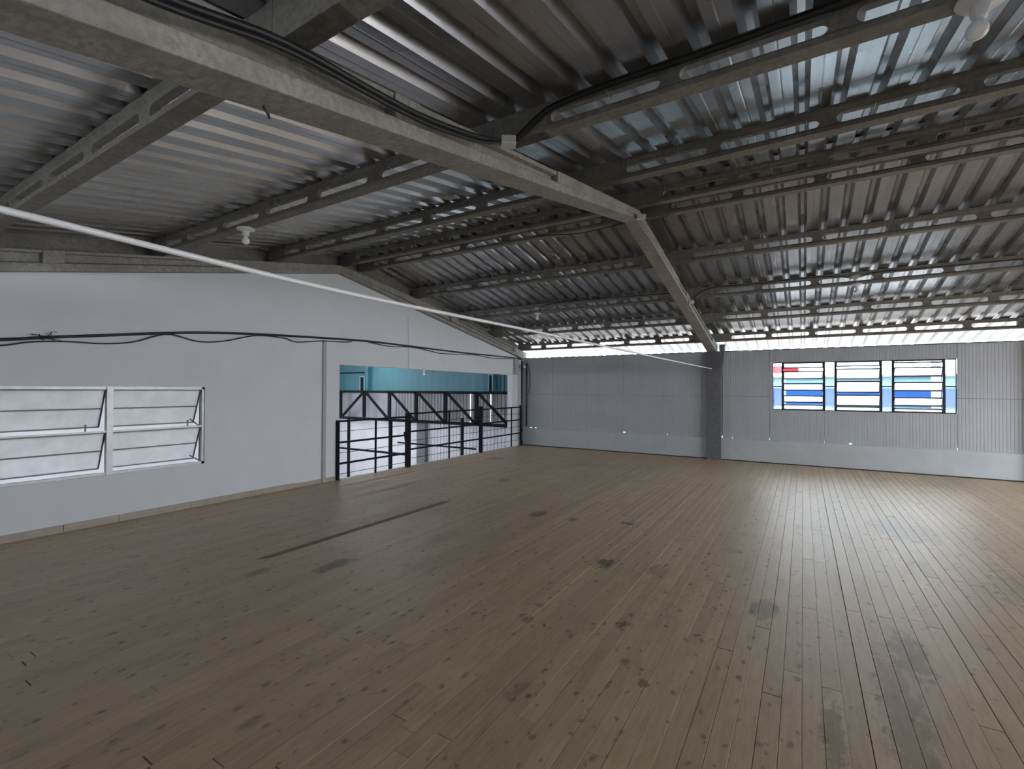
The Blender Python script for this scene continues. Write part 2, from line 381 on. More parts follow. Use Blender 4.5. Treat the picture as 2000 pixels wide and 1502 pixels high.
# ---- far eave wall: masonry knee wall, ribbed panels, window hole
wb = empty('wall_back'); tag(wb, kind='structure')
for a, b in ((XL, FRAMES[1][0] - .01), (FRAMES[1][1] + .1, WALLS_X1)):
    MB().prism([(YF - .02, -.1), (YF + .13, -.1), (YF + .13, .485), (YF, .505), (YF - .02, .49)], 'x', a, b).build('knee_wall', M_KNEE, wb)
HOLES = [-6.77, -6.66, -6.50, -6.06, -4.7, -3.9, -2.83, -1.38, .83]
def rpanel(x0, x1, z0, z1, name='wall_panel'):
    mb = MB(); pitch = .05; n = max(1, round((x1 - x0) / pitch)); w = (x1 - x0) / n
    pts = []
    for i in range(n):
        a = x0 + i * w
        pts += [(a, 0), (a + w * .12, .004), (a + w * .24, 0)]
    pts.append((x1, 0))
    for (a, da), (b, db) in zip(pts[:-1], pts[1:]):
        lo = z0 + (.024 if z0 < .6 and any(abs((a + b) / 2 - h) < .018 for h in HOLES) else 0)
        n0 = len(mb.v)
        mb.v += [(a, YF + da, lo), (b, YF + db, lo), (b, YF + .03, lo), (a, YF + .03, lo), (a, YF + da, z1), (b, YF + db, z1), (b, YF + .03, z1), (a, YF + .03, z1)]
        mb.f += [tuple(n0 + i for i in q) for q in ((0, 3, 2, 1), (4, 5, 6, 7), (0, 1, 5, 4), (2, 3, 7, 6), (1, 2, 6, 5), (3, 0, 4, 7))]
    return mb.build(name, M_PANEL, wb)
ZT = 2.49
WX0, WX1, WZ0, WZ1 = -.575, 2.448, 1.18, 2.21
xs = [XL + .0]
for a, b in ((XL, -1.93), (-1.59, -.634), (2.452, 3.35), (3.36, 6.0), (6.0, WALLS_X1)):
    k = max(1, round((b - a) / 1.02)); w = (b - a) / k
    for i in range(k):
        rpanel(a + i * w + .002, a + (i + 1) * w - .002, .505, 1.462)
        rpanel(a + i * w + .002, a + (i + 1) * w - .002, 1.468, ZT)
for a, b in ((-.63, .38), (.38, 1.39), (1.39, 2.448)):
    rpanel(a + .002, b - .002, .505, WZ0 - .003)
    rpanel(a + .002, b - .002, WZ1 + .003, ZT)
rpanel(-.63, WX0, WZ0, WZ1)
for a, b in ((XL - .1, WX0 - .03), (WX1 + .03, WALLS_X1)): MB().box((a, YF + .034, .55), (b, YF + .05, ZT)).build('light_stop_board', M_COLM, wb)  # added boards, block daylight leaking through the panel joints
MB().box((WX0 - .03, YF + .034, .55), (WX1 + .03, YF + .05, WZ0 - .003)).build('light_stop_board', M_COLM, wb); MB().box((WX0 - .03, YF + .034, WZ1 + .003), (WX1 + .03, YF + .05, ZT)).build('light_stop_board', M_COLM, wb)
# dark top angle along the wall and dark joint strip at floor
MB().box((XL, YF + .005, ZT), (WALLS_X1, YF + .06, ZT + .018)).build('top_angle', M_DARKW, wb)
MB().box((XL, YF - .033, -.03), (WALLS_X1, YF - .02, .022)).build('floor_joint', M_SUB, wb)

# ---- near eave wall (behind the camera) and right gable wall, with windows
wn = MB(); y0, y1 = YN - .15, YN
wn.box((XL, y0, -.3), (WALLS_X1, y1, 2.6))
tag(wn.build('wall_front', M_WALL), kind='structure')
wr = MB(); x0, x1 = WALLS_X1, WALLS_X1 + .15
def wq(poly): wr.prism(poly, 'x', x0, x1)
wq([(YN - .15, -.3), (YF + .15, -.3), (YF + .15, .9), (YN - .15, .9)])
wq([(YN - .15, .9), (3.8, .9), (3.8, zt(3.8)), (YN - .15, zt(YN))])
wq([(10.8, .9), (YF + .15, .9), (YF + .15, zt(YF)), (10.8, zt(10.8))])
wq([(3.8, 2.55), (10.8, 2.55), (10.8, zt(10.8)), (5.5, zt(5.5)), (3.8, zt(3.8))])
tag(wr.build('wall_right', M_WALL), kind='structure')

# ------------------------------------------------------------------ roof sheets
ceil = empty('ceiling'); tag(ceil, kind='structure')
PIT_R = .2265
def sheet(k, ya, yb, zoff, x_lo=None, x_hi=None, rows=((0, 0),)):
    x0 = .17 + 5 * PIT_R * k; pts = []
    for i in range(5):
        a = x0 + i * PIT_R
        pts += [(a, 0), (a + .003, 0), (a + .034, .058), (a + .070, .058), (a + .101, 0)]
        pts += [(a + .155, 0), (a + .163, .0012), (a + .171, 0)]
    a = x0 + 5 * PIT_R
    pts += [(a - .02, .0025), (a + .002, .0028), (a + .033, .0612), (a + .071, .0612), (a + .103, .003), (a + .112, .003)]
    mb = MB(); nseg = 6; t = .0009
    ys = [ya + (yb - ya) * j / nseg for j in range(nseg + 1)]
    for y in ys:
        for (x, z) in pts: mb.v.append((x, y, zsheet(y) + z + zoff))
    n = len(pts)
    for j in range(nseg):
        for i in range(n - 1):
            mb.f.append((j * n + i, j * n + i + 1, (j + 1) * n + i + 1, (j + 1) * n + i))
    return mb
for k in range(-7, 8):
    for ya, yb in ((RY, 13.35), (RY, -1.75)):
        mb = sheet(k, ya, yb, .0005)
        mb.build('roof_sheet', M_ROOF, ceil)
rc = MB(); rc.prism([(RY - .3, zsheet(RY - .3) + .045), (RY, zsheet(RY) + .055), (RY + .3, zsheet(RY + .3) + .045), (RY + .3, zsheet(RY + .3) + .047), (RY, zsheet(RY) + .058), (RY - .3, zsheet(RY - .3) + .047)], 'x', -7.7, 9.2)
rc.build('ridge_cap', M_ROOF, ceil)

# ------------------------------------------------------------------ precast frames: rafters and columns
FN = ['left gable', 'middle', 'right', 'right gable']
def rafter_mb(x0, x1, far):
    a, b = (RY, YF + .12) if far else (YN - .12, RY)
    mb = MB(); e = .06
    if x0 < -7:
        zrb = zrg; RYf = 5.5; a, b = (RYf, b) if far else (a, RYf)
    else: zrb = globals()['zrb']
    def strip(f0, f1, xa, xb, ya, yb):
        mb.prism([(ya, f0(ya)), (yb, f0(yb)), (yb, f1(yb)), (ya, f1(ya))], 'x', xa, xb)
    z0 = zrb; z1 = lambda y: zpb(y) - .002
    fb = lambda y: zrb(y) + .05 + .30 * (zpb(y) - zrb(y) - .11)
    ft = lambda y: zpb(y) - .035
    strip(z0, fb, x0, x1, a, b)                                 # bottom flange
    solids = ((a, RY + 2.2), (8.55, 8.8), (YF - .55, YF + .12)) if far else ((3.5, b), (1.68, 1.86), (YN - .12, .15))
    gaps = []; cur = a
    for s0, s1 in sorted(solids):
        if s0 > cur + .01: gaps.append((cur, s0))
        strip(fb, z1, x0, x1, s0, s1); cur = max(cur, s1)
    if cur < b - .01: gaps.append((cur, b))
    for g0, g1 in gaps:
        strip(fb, ft, x0 + e, x1 - e, g0, g1); strip(ft, z1, x0 + .012, x1 - .012, g0, g1)
        for xa, xb, s in ((x0, x0 + e, 1), (x1 - e, x1, -1)):      # sloped fillet over the bottom flange
            for ya, yb in ((g0, g1),):
                n = len(mb.v); o = x0 if s == 1 else x1; i_ = x0 + e if s == 1 else x1 - e
                h = .022
                mb.v += [(o, ya, fb(ya)), (i_, ya, fb(ya)), (i_, ya, fb(ya) + h), (o, yb, fb(yb)), (i_, yb, fb(yb)), (i_, yb, fb(yb) + h)]
                mb.f += [(n, n + 1, n + 2), (n + 3, n + 5, n + 4), (n, n + 2, n + 5, n + 3), (n + 1, n + 4, n + 5, n + 2), (n, n + 3, n + 4, n + 1)]
    return mb
for fi, (x0, x1) in enumerate(FRAMES):
    for far in (False, True):
        nm = FN[fi]
        lab = {(1, False): 'large pale concrete roof rafter running overhead from the camera to the ridge',
               (1, True): 'concrete roof rafter descending from the ridge to the pillar on the far wall',
               (0, False): 'concrete rafter with long recesses over the white gable wall, left of its peak',
               (0, True): 'concrete rafter on the gable wall sloping down right above the railed opening'}.get((fi, far),
               f'concrete rafter of the {nm} frame, {"far" if far else "near"} slope, out of frame to the right')
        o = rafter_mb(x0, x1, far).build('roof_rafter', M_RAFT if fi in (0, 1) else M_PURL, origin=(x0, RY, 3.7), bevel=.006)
        tag(o, lab, 'rafter', 'precast rafters')
MC = M_COLM
for fi, (x0, x1) in enumerate(FRAMES):
    if fi == 0: continue
    xc = (x0 + x1) / 2 + (.05 if fi == 1 else 0); w = .155
    mb = MB(); mb.box((xc - w, YF - .1, -.03), (xc + w, YF + .12, zrb(YF - .1) + .0))
    mb.prism([(xc + w, 1.98), (xc + w + .035, 2.22), (xc + w + .075, 2.66), (xc + w - .05, 2.66)], 'y', YF - .075, YF + .1)
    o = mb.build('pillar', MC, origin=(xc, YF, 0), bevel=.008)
    tag(o, 'grey concrete pillar standing against the far wall left of the window' if fi == 1 else f'grey concrete pillar of the {FN[fi]} frame at the far wall, out of frame to the right', 'pillar', 'far wall pillars')
    mb = MB(); mb.box((xc - w, YN, -.03), (xc + w, YN + .12, zrb(YN + .12)))
    o = mb.build('pillar', MC, origin=(xc, YN, 0), bevel=.008)
    tag(o, f'grey concrete pillar of the {FN[fi]} frame at the near wall behind the camera', 'pillar', 'near wall pillars')

# ------------------------------------------------------------------ purlins
PY = [(-.2, 'concrete purlin over the wall behind the camera'), (1.15, 'nearest slotted purlin, crossing the top edge of the photo'), (2.74, 'slotted purlin meeting the near rafter at its junction box'),
      (4.28, 'slotted purlin next below the ridge pair, near slope'), (5.60, 'near purlin of the ridge pair'), (6.02, 'far purlin of the ridge pair'),
      (7.42, 'first purlin down the far slope'), (8.95, 'second purlin down the far slope, black cable on it'),
      (10.35, 'third purlin down the far slope'), (11.77, 'lowest purlin, over the bright eave gap')]
SLOTS = {0: (-6.91, .79, .665, 6), 1: (-1.384, .8, .695, 6), 2: (3.99, .8, .69, 5)}
BAYS = [(-6.99, -1.812), (-1.808, 3.558), (3.562, 8.6)]
BN = ['left of the rafters', 'right of the rafters', 'outside the frame']
def purlin_mb(bay):
    a, b = BAYS[bay]; s0, pit, sl, ns = SLOTS[bay]; H = .19
    fw_, tw = .05, .022
    mb = MB()
    mb.prism([(-fw_, 0), (fw_, 0), (fw_, .032), (tw + .004, .05), (tw, .055), (-tw, .055), (-tw - .004, .05), (-fw_, .032)], 'x', a, b)
    mb.prism([(-tw, .130), (tw, .130), (tw + .003, .15), (fw_ - .008, .165), (fw_ - .008, H), (-fw_ + .008, H), (-fw_ + .008, .165), (-tw - .003, .15)], 'x', a, b)
    r_ = .0375; zc = .0925
    first = s0; last = s0 + (ns - 1) * pit + sl
    def arc(cx, sgn): return [(cx + sgn * r_ * math.cos(t), zc + r_ * math.sin(t)) for t in [(-PI / 2 + PI * i / 8) for i in range(9)]]
    # ends
    e = arc(first + r_, -1)
    mb.prism([(a, .055)] + [(first + r_, .055)] + e[1:-1] + [(first + r_, .13), (a, .13)], 'y', -tw, tw)
    e = arc(last - r_, 1)
    mb.prism([(b, .055), (b, .13), (last - r_, .13)] + list(reversed(e[1:-1])) + [(last - r_, .055)], 'y', -tw, tw)
    for i in range(ns - 1):
        L_ = s0 + i * pit + sl - r_; R_ = s0 + (i + 1) * pit + r_
        p = [(L_, .055)] + arc(L_, 1)[1:-1] + [(L_, .13), (R_, .13)] + list(reversed(arc(R_, -1)[1:-1])) + [(R_, .055)]
        mb.prism(p, 'y', -tw, tw)
    # solid seats over the frames
    mb.box((a, -fw_ + .003, .0), (a + .40, fw_ - .003, H)); mb.box((b - .34, -fw_ + .003, .0), (b, fw_ - .003, H))
    return mb
pm = {}
for bay in range(3):
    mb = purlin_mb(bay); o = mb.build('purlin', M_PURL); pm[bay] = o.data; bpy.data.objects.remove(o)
tie_m = MB()
tie_m.box((-.002, -.046, .125), (.002, -.043, .193)); tie_m.box((-.002, .043, .125), (.002, .046, .193)); tie_m.box((-.002, -.046, .125), (.002, .046, .128)); tie_m.box((-.002, -.046, .19), (.002, .046, .193))
tie_me = tie_m.mesh('tie_wire', M_WIRE)
for i, (y, lab) in enumerate(PY):
    for bay in range(3):
        o = bpy.data.objects.new('purlin', pm[bay]); COL.objects.link(o); o.location = (0, y, zpb(y))
        tag(o, f'{lab}, {BN[bay]}', 'purlin', 'slotted roof purlins')
        if bay < 2 and i >= 2 and i not in (0,):
            rng = random.Random(i * 7 + bay)
            a, b = BAYS[bay]; x = a + .45
            while x < b - .3:
                if rng.random() < .8:
                    t = bpy.data.objects.new('tie_wire', tie_me); COL.objects.link(t); t.parent = o; t.location = (x, 0, 0)
                x += rng.uniform(.35, .95)

# ------------------------------------------------------------------ window in the left gable wall (frosted top hung sashes)
w1 = empty('window_1', (XL, W1[0], W1[2])); tag(w1, kind='structure')
def rel(mb, name, m, root, **k):
    o = mb.build(name, m, None, **k); o.parent = root; o.location = Vector(o.location) - root.location if k.get('origin') is not None else -Vector(root.location); return o
y0, y1, z0, z1 = W1
fr = MB(); d0, d1 = XL - .06, XL - .015
for a, b in (((y0, z0), (y1, z0 + .03)), ((y0, z1 - .03), (y1, z1)), ((y0, z0), (y0 + .03, z1)), ((y1 - .03, z0), (y1, z1))): fr.box((d0, a[0], a[1]), (d1, b[0], b[1]))
fr.box((d0 - .01, 2.275, z0), (d1 + .012, 2.335, z1))
for u0_, u1_ in ((y0 + .03, 2.275), (2.335, y1 - .03)): fr.box((d0, u0_, 1.075), (d1, u1_, 1.095))
rel(fr, 'window_frame', M_ALU, w1)
def sash(ya, yb, ztop, ln, ang):
    rt = MB(); c, s = math.cos(ang), math.sin(ang); t = .016
    def P(y, u, w): return (XL - .045 - u * s + w * c * 0, y, ztop - u * c)
    def bar(y0_, u0_, y1_, u1_): rt.bar(P(y0_, u0_, 0), P(y1_, u1_, 0), t, t)
    bar(ya, 0, yb, 0); bar(ya, ln, yb, ln); bar(ya, ln / 2, yb, ln / 2); bar(ya, 0, ya, ln); bar(yb, 0, yb, ln)
    so = rel(rt, 'sash', M_DARKS, w1)
    for u0_, u1_ in ((t / 2, ln / 2 - t / 2), (ln / 2 + t / 2, ln - t / 2)):
        g = MB(); n = 0
        q = [P(ya + t / 2, u0_, 0), P(yb - t / 2, u0_, 0), P(yb - t / 2, u1_, 0), P(ya + t / 2, u1_, 0)]
        off = Vector((c, 0, -s)) * .002
        g.v = [tuple(Vector(v) - off) for v in q] + [tuple(Vector(v) + off) for v in q]
        g.f = [(0, 1, 2, 3), (7, 6, 5, 4), (0, 4, 5, 1), (1, 5, 6, 2), (2, 6, 7, 3), (3, 7, 4, 0)]
        go = g.build('pane', M_FROST); go.parent = so
M_DARKS = simple('sash_grey_steel', (.16, .16, .165), None, .5, .4, 12, 0)
for ya, yb in ((y0 + .035, 2.268), (2.342, y1 - .04)):
    sash(ya, yb, 1.575, .485, math.radians(23)); sash(ya, yb, 1.068, .475, math.radians(23))
st = MB(); st.bar((XL - .05, y1 - .05, 1.09), (XL - .22, y1 - .09, 1.18), .012); st.bar((XL - .05, y1 - .05, .62), (XL - .22, y1 - .09, .68), .012)
st.box((XL - .14, y1 - .16, 1.08), (XL - .125, y1 - .145, 1.17)); st.box((XL - .14, 2.11, 1.08), (XL - .125, 2.125, 1.17))
rel(st, 'stay_arm', M_DARKS, w1)
rv = MB(); rv.box((XL - .15, y1 - .004, z0), (XL - .06, y1 + .001, z1)); rel(rv, 'reveal_lining', M_DARKW, w1)

# ------------------------------------------------------------------ window in the far wall
w2 = empty('window_2', (WX0, YF, WZ0)); tag(w2, kind='structure')
ya, yb = YF + .02, YF + .05
POSTS = [-.38, .372, .572, 1.322, 1.51, 2.268]
fr = MB(); b = .016
fr.box((WX0, ya, WZ0 - .004), (WX1, yb, WZ0 + b)); fr.box((WX0, ya, WZ1 - b), (WX1, yb, WZ1 + .004))
fr.box((WX0, ya, WZ0), (WX0 + b, yb, WZ1)); fr.box((WX1 - b, ya, WZ0), (WX1, yb, WZ1))
for px in POSTS: fr.box((px - .02, ya - .015, WZ0), (px + .02, yb, WZ1))
for a, c in ((WX0, POSTS[0]), (POSTS[1], POSTS[2]), (POSTS[3], POSTS[4]), (POSTS[5], WX1)): fr.box((a, ya, 1.676), (c, yb, 1.70))
rel(fr, 'window_frame', M_DARKW, w2)
for a, c in ((WX0 + b, POSTS[0]), (POSTS[1], POSTS[2]), (POSTS[3], POSTS[4]), (POSTS[5], WX1 - b)):
    for q0, q1 in ((WZ0 + b, 1.682), (1.697, WZ1 - b)):
        rel(MB().box((a + .014, yb - .018, q0), (c - .014 if c != WX1 - b else c, yb - .014, q1)), 'pane', M_CLEAR, w2)
def slat(a, c, ztop, hgt, ang, m):
    """a pivoted glazed sash: steel rim bars and one pane"""
    s_, c_ = math.sin(ang), math.cos(ang); zc = ztop - hgt / 2; yc = (ya + yb) / 2
    P = lambda x, u: (x, yc + u * s_, zc - u * c_)
    mb = MB(); t = .026; h2 = hgt / 2
    mb.bar(P(a, -h2), P(c, -h2), t); mb.bar(P(a, h2), P(c, h2), t); mb.bar(P(a, -h2), P(a, h2), .02, up=(1, 0, 0)); mb.bar(P(c, -h2), P(c, h2), .02, up=(1, 0, 0))
    so = rel(mb, 'sash', M_DARKW, w2)
    g = MB(); q = [P(a + .005, -h2 + .008), P(c - .005, -h2 + .008), P(c - .005, h2 - .008), P(a + .005, h2 - .008)]; off = Vector((0, c_, s_)) * .002
    g.v = [tuple(Vector(v) - off) for v in q] + [tuple(Vector(v) + off) for v in q]
    g.f = [(0, 1, 2, 3), (7, 6, 5, 4), (0, 4, 5, 1), (1, 5, 6, 2), (2, 6, 7, 3), (3, 7, 4, 0)]
    go = g.build('pane', m); go.parent = so
zs = lambda cy: 1.6 - ((690 + cy * .19) - 762) * .01335 + .0   # crop row to height at the far wall
UN = [((POSTS[0], POSTS[1]), [(92, 185), (213, 272), (318, 372), (420, 472), (500, 584)]),
      ((POSTS[2], POSTS[3]), [(80, 178), (197, 275), (300, 384), (408, 490), (508, 598)]),
      ((POSTS[4], POSTS[5]), [(65, 160), (195, 258), (310, 372), (426, 485), (515, 605)])]
for (a, c), rows in UN:
    for k, (q0, q1) in enumerate(rows):
        zz0, zz1 = zs(q0), zs(q1)
        if k == 0: zz0 = WZ1 - .015
        if k == 4: zz1 = WZ0 + .015
        ang = 0 if k in (0, 4) else math.radians(24 + 6 * (k % 2))
        slat(a + .018, c - .018, zz0, (zz0 - zz1) / math.cos(ang), ang, M_PALEG)

# ------------------------------------------------------------------ tie rod, cables, boxes, lamps
tr = MB(); tr.tube(spline([(-1.81, YN, 2.09), (-1.81, .5, 2.068), (-1.81, 1.5, 2.047), (-1.81, 3.3, 2.06), (-1.81, 5.2, 2.068), (-1.81, 8.5, 2.08), (-1.81, YF - .1, 2.10)], 8), .0105, 10)
tag(tr.build('tie_rod', M_ROD, smooth=True, origin=(-1.81, YF - .1, 2.1)), 'long thin white painted rod stretched across the room to the pillar top', 'rod')
def cable(name, pts, r, lab, m=M_CABLE, cat='cable', n=8):
    o = MB().tube(spline(pts, n), r, 8).build(name, m, smooth=True, origin=pts[0]); return tag(o, lab, cat)
gx = XL + .02
cable('cable', [(gx, YN + .01, 1.9), (gx, .6, 2.0), (gx, 1.387, 2.086), (gx, 1.71, 2.138), (gx, 2.212, 2.21), (gx, 2.949, 2.316), (gx, 3.452, 2.369), (gx, 4.108, 2.414), (gx, 4.886, 2.45), (gx, 5.94, 2.49), (gx, 6.697, 2.495), (gx, 7.737, 2.487), (gx, 8.994, 2.478), (gx, 10.2, 2.487), (gx, 11.465, 2.495), (gx + .04, 11.8, 2.46)], .017,
      'thick black cable strung across the white gable wall')
gx2 = XL + .045
cable('cable', [(gx2, YN + .01, 1.82), (gx2, .9, 1.95), (gx2, 1.384, 2.023), (gx2, 1.607, 2.079), (gx2, 1.892, 2.11), (gx2, 2.207, 2.113), (gx2, 2.502, 2.157), (gx2, 2.77, 2.264), (gx2, 2.941, 2.288), (gx2, 3.247, 2.229), (gx2, 3.579, 2.265), (gx2, 4.018, 2.385), (gx2, 4.467, 2.393), (gx2, 4.688, 2.348), (gx2, 5.164, 2.407), (gx2, 5.694, 2.436), (gx2, 5.923, 2.493), (gx2, 6.679, 2.441), (gx2, 7.3, 2.47), (gx2, 7.879, 2.437), (gx2, 8.222, 2.404), (gx2, 8.969, 2.43), (gx2, 9.6, 2.45), (gx2, 10.4, 2.42), (gx2, 11.4, 2.47)], .008,
      'thin black cable looping below the thick one on the gable wall')
kn = MB()
rng = random.Random(3)
for i in range(9):
    c0 = Vector((gx + .02, 1.70 + rng.uniform(-.07, .12), 2.13 + rng.uniform(-.02, .03)))
    kn.tube(spline([c0, c0 + Vector((.02, rng.uniform(-.05, .07), rng.uniform(.0, .05))), c0 + Vector((.0, rng.uniform(-.06, .10), rng.uniform(-.05, .05)))], 4), .0035, 6)
tag(kn.build('cable_knot', M_CABLE, origin=(gx, 1.7, 2.13)), 'knotted black wire ends twisted around the cable, left part of gable wall', 'wire')
cx_ = -1.665
for k, (dx, dz, rad) in enumerate(((0, 0, .015), (.014, -.035, .011))):
    cable('cable', [(cx_ + dx, -.2, 2.62 + dz), (cx_ + dx, .3, 2.72 + dz), (cx_ + dx, .68, 2.80 + dz), (cx_ + dx, .99, 2.89 + dz), (cx_ + dx, 1.2, 2.925 + dz), (cx_ + dx, 1.45, 2.95 + dz), (cx_ + dx, 1.73, 2.985 + dz), (cx_ + dx, 1.96, 3.03 + dz), (cx_ + dx, 2.29, 3.115 + dz), (cx_ + dx, 2.5, 3.185 + dz * .5), (cx_ + dx, 2.57, 3.2)], rad,
          ['thick black cable along the side of the large near rafter', 'thinner black cable just below the thick one on the near rafter'][k])
def purlin_cable(y, pts, r, lab): cable('cable', [(x, y, z) for x, z in pts], r, lab)
purlin_cable(2.664, [(-1.66, 3.22), (-1.6, 3.25), (-1.45, 3.34), (-1.3, 3.385), (-.95, 3.40), (-.4, 3.395), (.1, 3.40), (.9, 3.40), (1.8, 3.40), (2.8, 3.40), (3.3, 3.4)], .02, 'black cable fixed along the second purlin, right of the junction box')
purlin_cable(8.885, [(-1.69, 3.17), (-1.6, 3.30), (-1.45, 3.37), (-1.28, 3.395), (-.64, 3.385), (-.2, 3.395), (.219, 3.39), (.485, 3.36), (.614, 3.33), (.68, 3.33), (.741, 3.333), (.989, 3.38), (1.458, 3.365), (2.5, 3.36), (3.3, 3.36)], .008, 'black cable sagging along the far purlin right of the rafter')
purlin_cable(8.885, [(-4.82, 3.30), (-4.74, 3.35), (-4.46, 3.40), (-3.66, 3.405), (-2.627, 3.385), (-1.93, 3.37)], .008, 'black cable along the far purlin from lamp to rafter, left bay')
purlin_cable(5.955, [(-3.3, 3.80), (-3.13, 3.785), (-2.7, 3.735), (-2.47, 3.725), (-2.1, 3.745), (-1.93, 3.765)], .006, 'short black cable hanging under the ridge purlin beside the rafter')
cable('hanging_string', [(XL + .02, 7.23, 3.1), (XL + .02, 7.245, 2.6), (XL + .02, 7.256, 2.234), (XL + .02, 7.262, 2.02), (XL + .02, 7.285, 1.88), (XL + .03, 7.34, 1.78), (XL + .04, 7.45, 1.715), (XL + .05, 7.50, 1.71)], .0035,
      'thin white string hanging down the gable wall into the opening', M_GREYW, 'string')
cable('cable', [(-1.70, 5.62, 3.66), (-1.70, 5.85, 3.62), (-1.70, 6.3, 3.56), (-1.705, 7.2, 3.40), (-1.705, 8.0, 3.25), (-1.705, 8.6, 3.15)], .004, 'thin grey wire running down the far rafter from the ridge box', M_GREYW)
# corner pipes
for px, py_, z0_, z1_, rad, lab in ((-6.855, 11.72, .0, 2.42, .022, 'black vertical pipe in the far left corner, nearest the railing'),
                                 (-6.76, 11.82, .56, 2.34, .024, 'shorter black vertical pipe in the far corner, against the far wall')):
    mb = MB(); mb.tube([(px, py_, z0_), (px, py_, z1_)], rad, 12)
    mb.tube([(px, py_, z1_ - .25), (px, py_, z1_ - .2)], rad * 1.35, 12)
    tag(mb.build('drain_pipe', M_DARKW, smooth=True, origin=(px, py_, z0_)), lab, 'pipe')
cable('cable', [(-6.80, 11.80, 2.40), (-6.74, 11.84, 2.34), (-6.69, 11.84, 2.15), (-6.67, 11.84, 1.9), (-6.69, 11.84, 1.6), (-6.74, 11.84, 1.42)], .008, 'black cable looping beside the corner pipes')
cable('cable', [(-6.86, 11.70, .95), (-6.83, 11.69, .8), (-6.86, 11.68, .62), (-6.82, 11.70, .45), (-6.85, 11.69, .3), (-6.82, 11.72, .08)], .016, 'crumpled dark cable bundle at the foot of the corner pipes')
mb = MB(); mb.box((XL, 11.44, 2.02), (XL + .06, 11.66, 2.46)); mb.box((XL + .06, 11.47, 2.08), (XL + .075, 11.63, 2.40))
tag(mb.build('meter_box', M_COND, origin=(XL, 11.55, 2.02), bevel=.004), 'small grey wall box under the rafter end in the far corner', 'box')
mb = MB(); mb.lathe((0, 0, 0), [(0, 0), (.035, 0), (.045, .015), (.045, .04), (.02, .05), (0, .05)], 16)
o = mb.build('siren', M_WHITE, smooth=True); o.location = (-6.80, 11.78, 2.25); o.rotation_euler = (PI / 2, 0, 0); tag(o, 'small round white disc on the corner pipe top', 'disc')
mb = MB(); mb.box((XL, 5.20, .0), (XL + .03, 5.265, 2.43))
tag(mb.build('conduit', M_COND, origin=(XL, 5.23, 0), bevel=.004), 'painted grey vertical conduit on the gable wall left of the opening', 'conduit')
# junction boxes
def jbox(c, s, rz, lab, m=M_BOX, tilt=0):
    root = empty('junction_box', c); root.rotation_euler = (tilt, 0, rz)
    a = MB().box((-s, -s, -.022), (s, s, .02)).build('box_body', m, root, bevel=.004)
    b_ = MB().box((-s * 1.06, -s * 1.06, -.032), (s * 1.06, s * 1.06, -.022)).build('box_lid', M_WHITE, root, bevel=.003)
    tag(root, lab, 'junction box'); return root
jbox((-1.63, 2.60, 3.215), .047, .6, 'white square junction box hanging where the second purlin meets the near rafter', tilt=.1)
jbox((-1.64, 5.60, 3.665), .05, .4, 'white square junction box at the ridge end of the rafter', tilt=.2)
jbox((-1.66, 8.72, 3.15), .04, .2, 'small white junction box on the right face of the descending rafter')
jbox((-4.83, 8.87, 3.33), .035, .0, 'small white junction box above the lamp in the left bay')
jbox((.675, 8.87, 3.34), .04, .0, 'small white junction box above the lamp in the right bay')
# lamp holders with bulbs
def lamp(c, lab, tilt=(0, 0), s=1.0):
    root = empty('bulb_lamp', c); root.rotation_euler = (tilt[0], tilt[1], 0); root.scale = (s, s, s)
    MB().lathe((0, 0, 0), [(0, 0), (.085, 0), (.088, -.008), (.080, -.016), (.04, -.026), (.036, -.03), (0, -.03)], 28).build('base_plate', M_WHITE, root, smooth=True)
    MB().lathe((0, 0, 0), [(.036, -.024), (.034, -.055), (.027, -.075), (.025, -.08), (0, -.08)], 20).build('socket', M_WHITE, root, smooth=True)
    prof = [(.013, -.078), (.016, -.088), (.026, -.100)]
    prof += [(.040 * math.sin(t), -.131 - .040 * -math.cos(t) * -1 + 0) for t in []]
    prof += [(.039 * math.cos(a), -.130 - .039 * math.sin(a)) for a in [(-.55 + i * (PI / 2 + .55) / 10) for i in range(11)]]
    MB().lathe((0, 0, 0), prof, 24).build('bulb', M_BULB, root, smooth=True)
    tag(root, lab, 'lamp', 'bare bulb lamps'); return root
M_BULB, nt_, p_ = mat('opal_bulb'); p_.inputs['Base Color'].default_value = (.82, .84, .84, 1); p_.inputs['Roughness'].default_value = .18
f_ = noise(nt_, pos(nt_), 30, 2); L(nt_, ramp(nt_, f_, [(.3, (.78, .8, .8)), (.7, (.84, .86, .86))]), p_.inputs['Base Color'])
lamp((.645, 2.72, zpb(2.72) - .004), 'bare white bulb in a ceramic holder at the top right corner', (0, .12))
lamp((-4.93, 2.74, zpb(2.74) - .001), 'bare white bulb hanging from the second purlin in the left bay')
lamp((-4.85, 8.93, zpb(8.93) - .001), 'bare bulb under the far purlin of the left bay, beside the white rod', s=.85)
lamp((.70, 8.93, zpb(8.93) - .001), 'bare bulb under the far purlin of the right bay', s=.85)
lamp((-9.0, 10, 2.15), 'small bare bulb seen through the gable opening against the teal band', s=1.0)
mb = MB().tube([(-9.0, 10, 2.15), (-9.0, 10, 3.3)], .006, 6); tag(mb.build('lamp_cord', M_CABLE, origin=(-9, 10, 3.3)), 'cord holding the bulb in the space beyond the opening', 'cord')
# broken hook under the near rafter
mb = MB().tube(spline([(-1.86, 1.10, 2.745), (-1.86, 1.105, 2.735), (-1.862, 1.12, 2.722), (-1.86, 1.125, 2.705)], 5), .006, 7)
tag(mb.build('rebar_stub', M_DARKW, origin=(-1.86, 1.1, 2.745)), 'short rusty rebar stub poking from the underside of the near rafter', 'rebar')

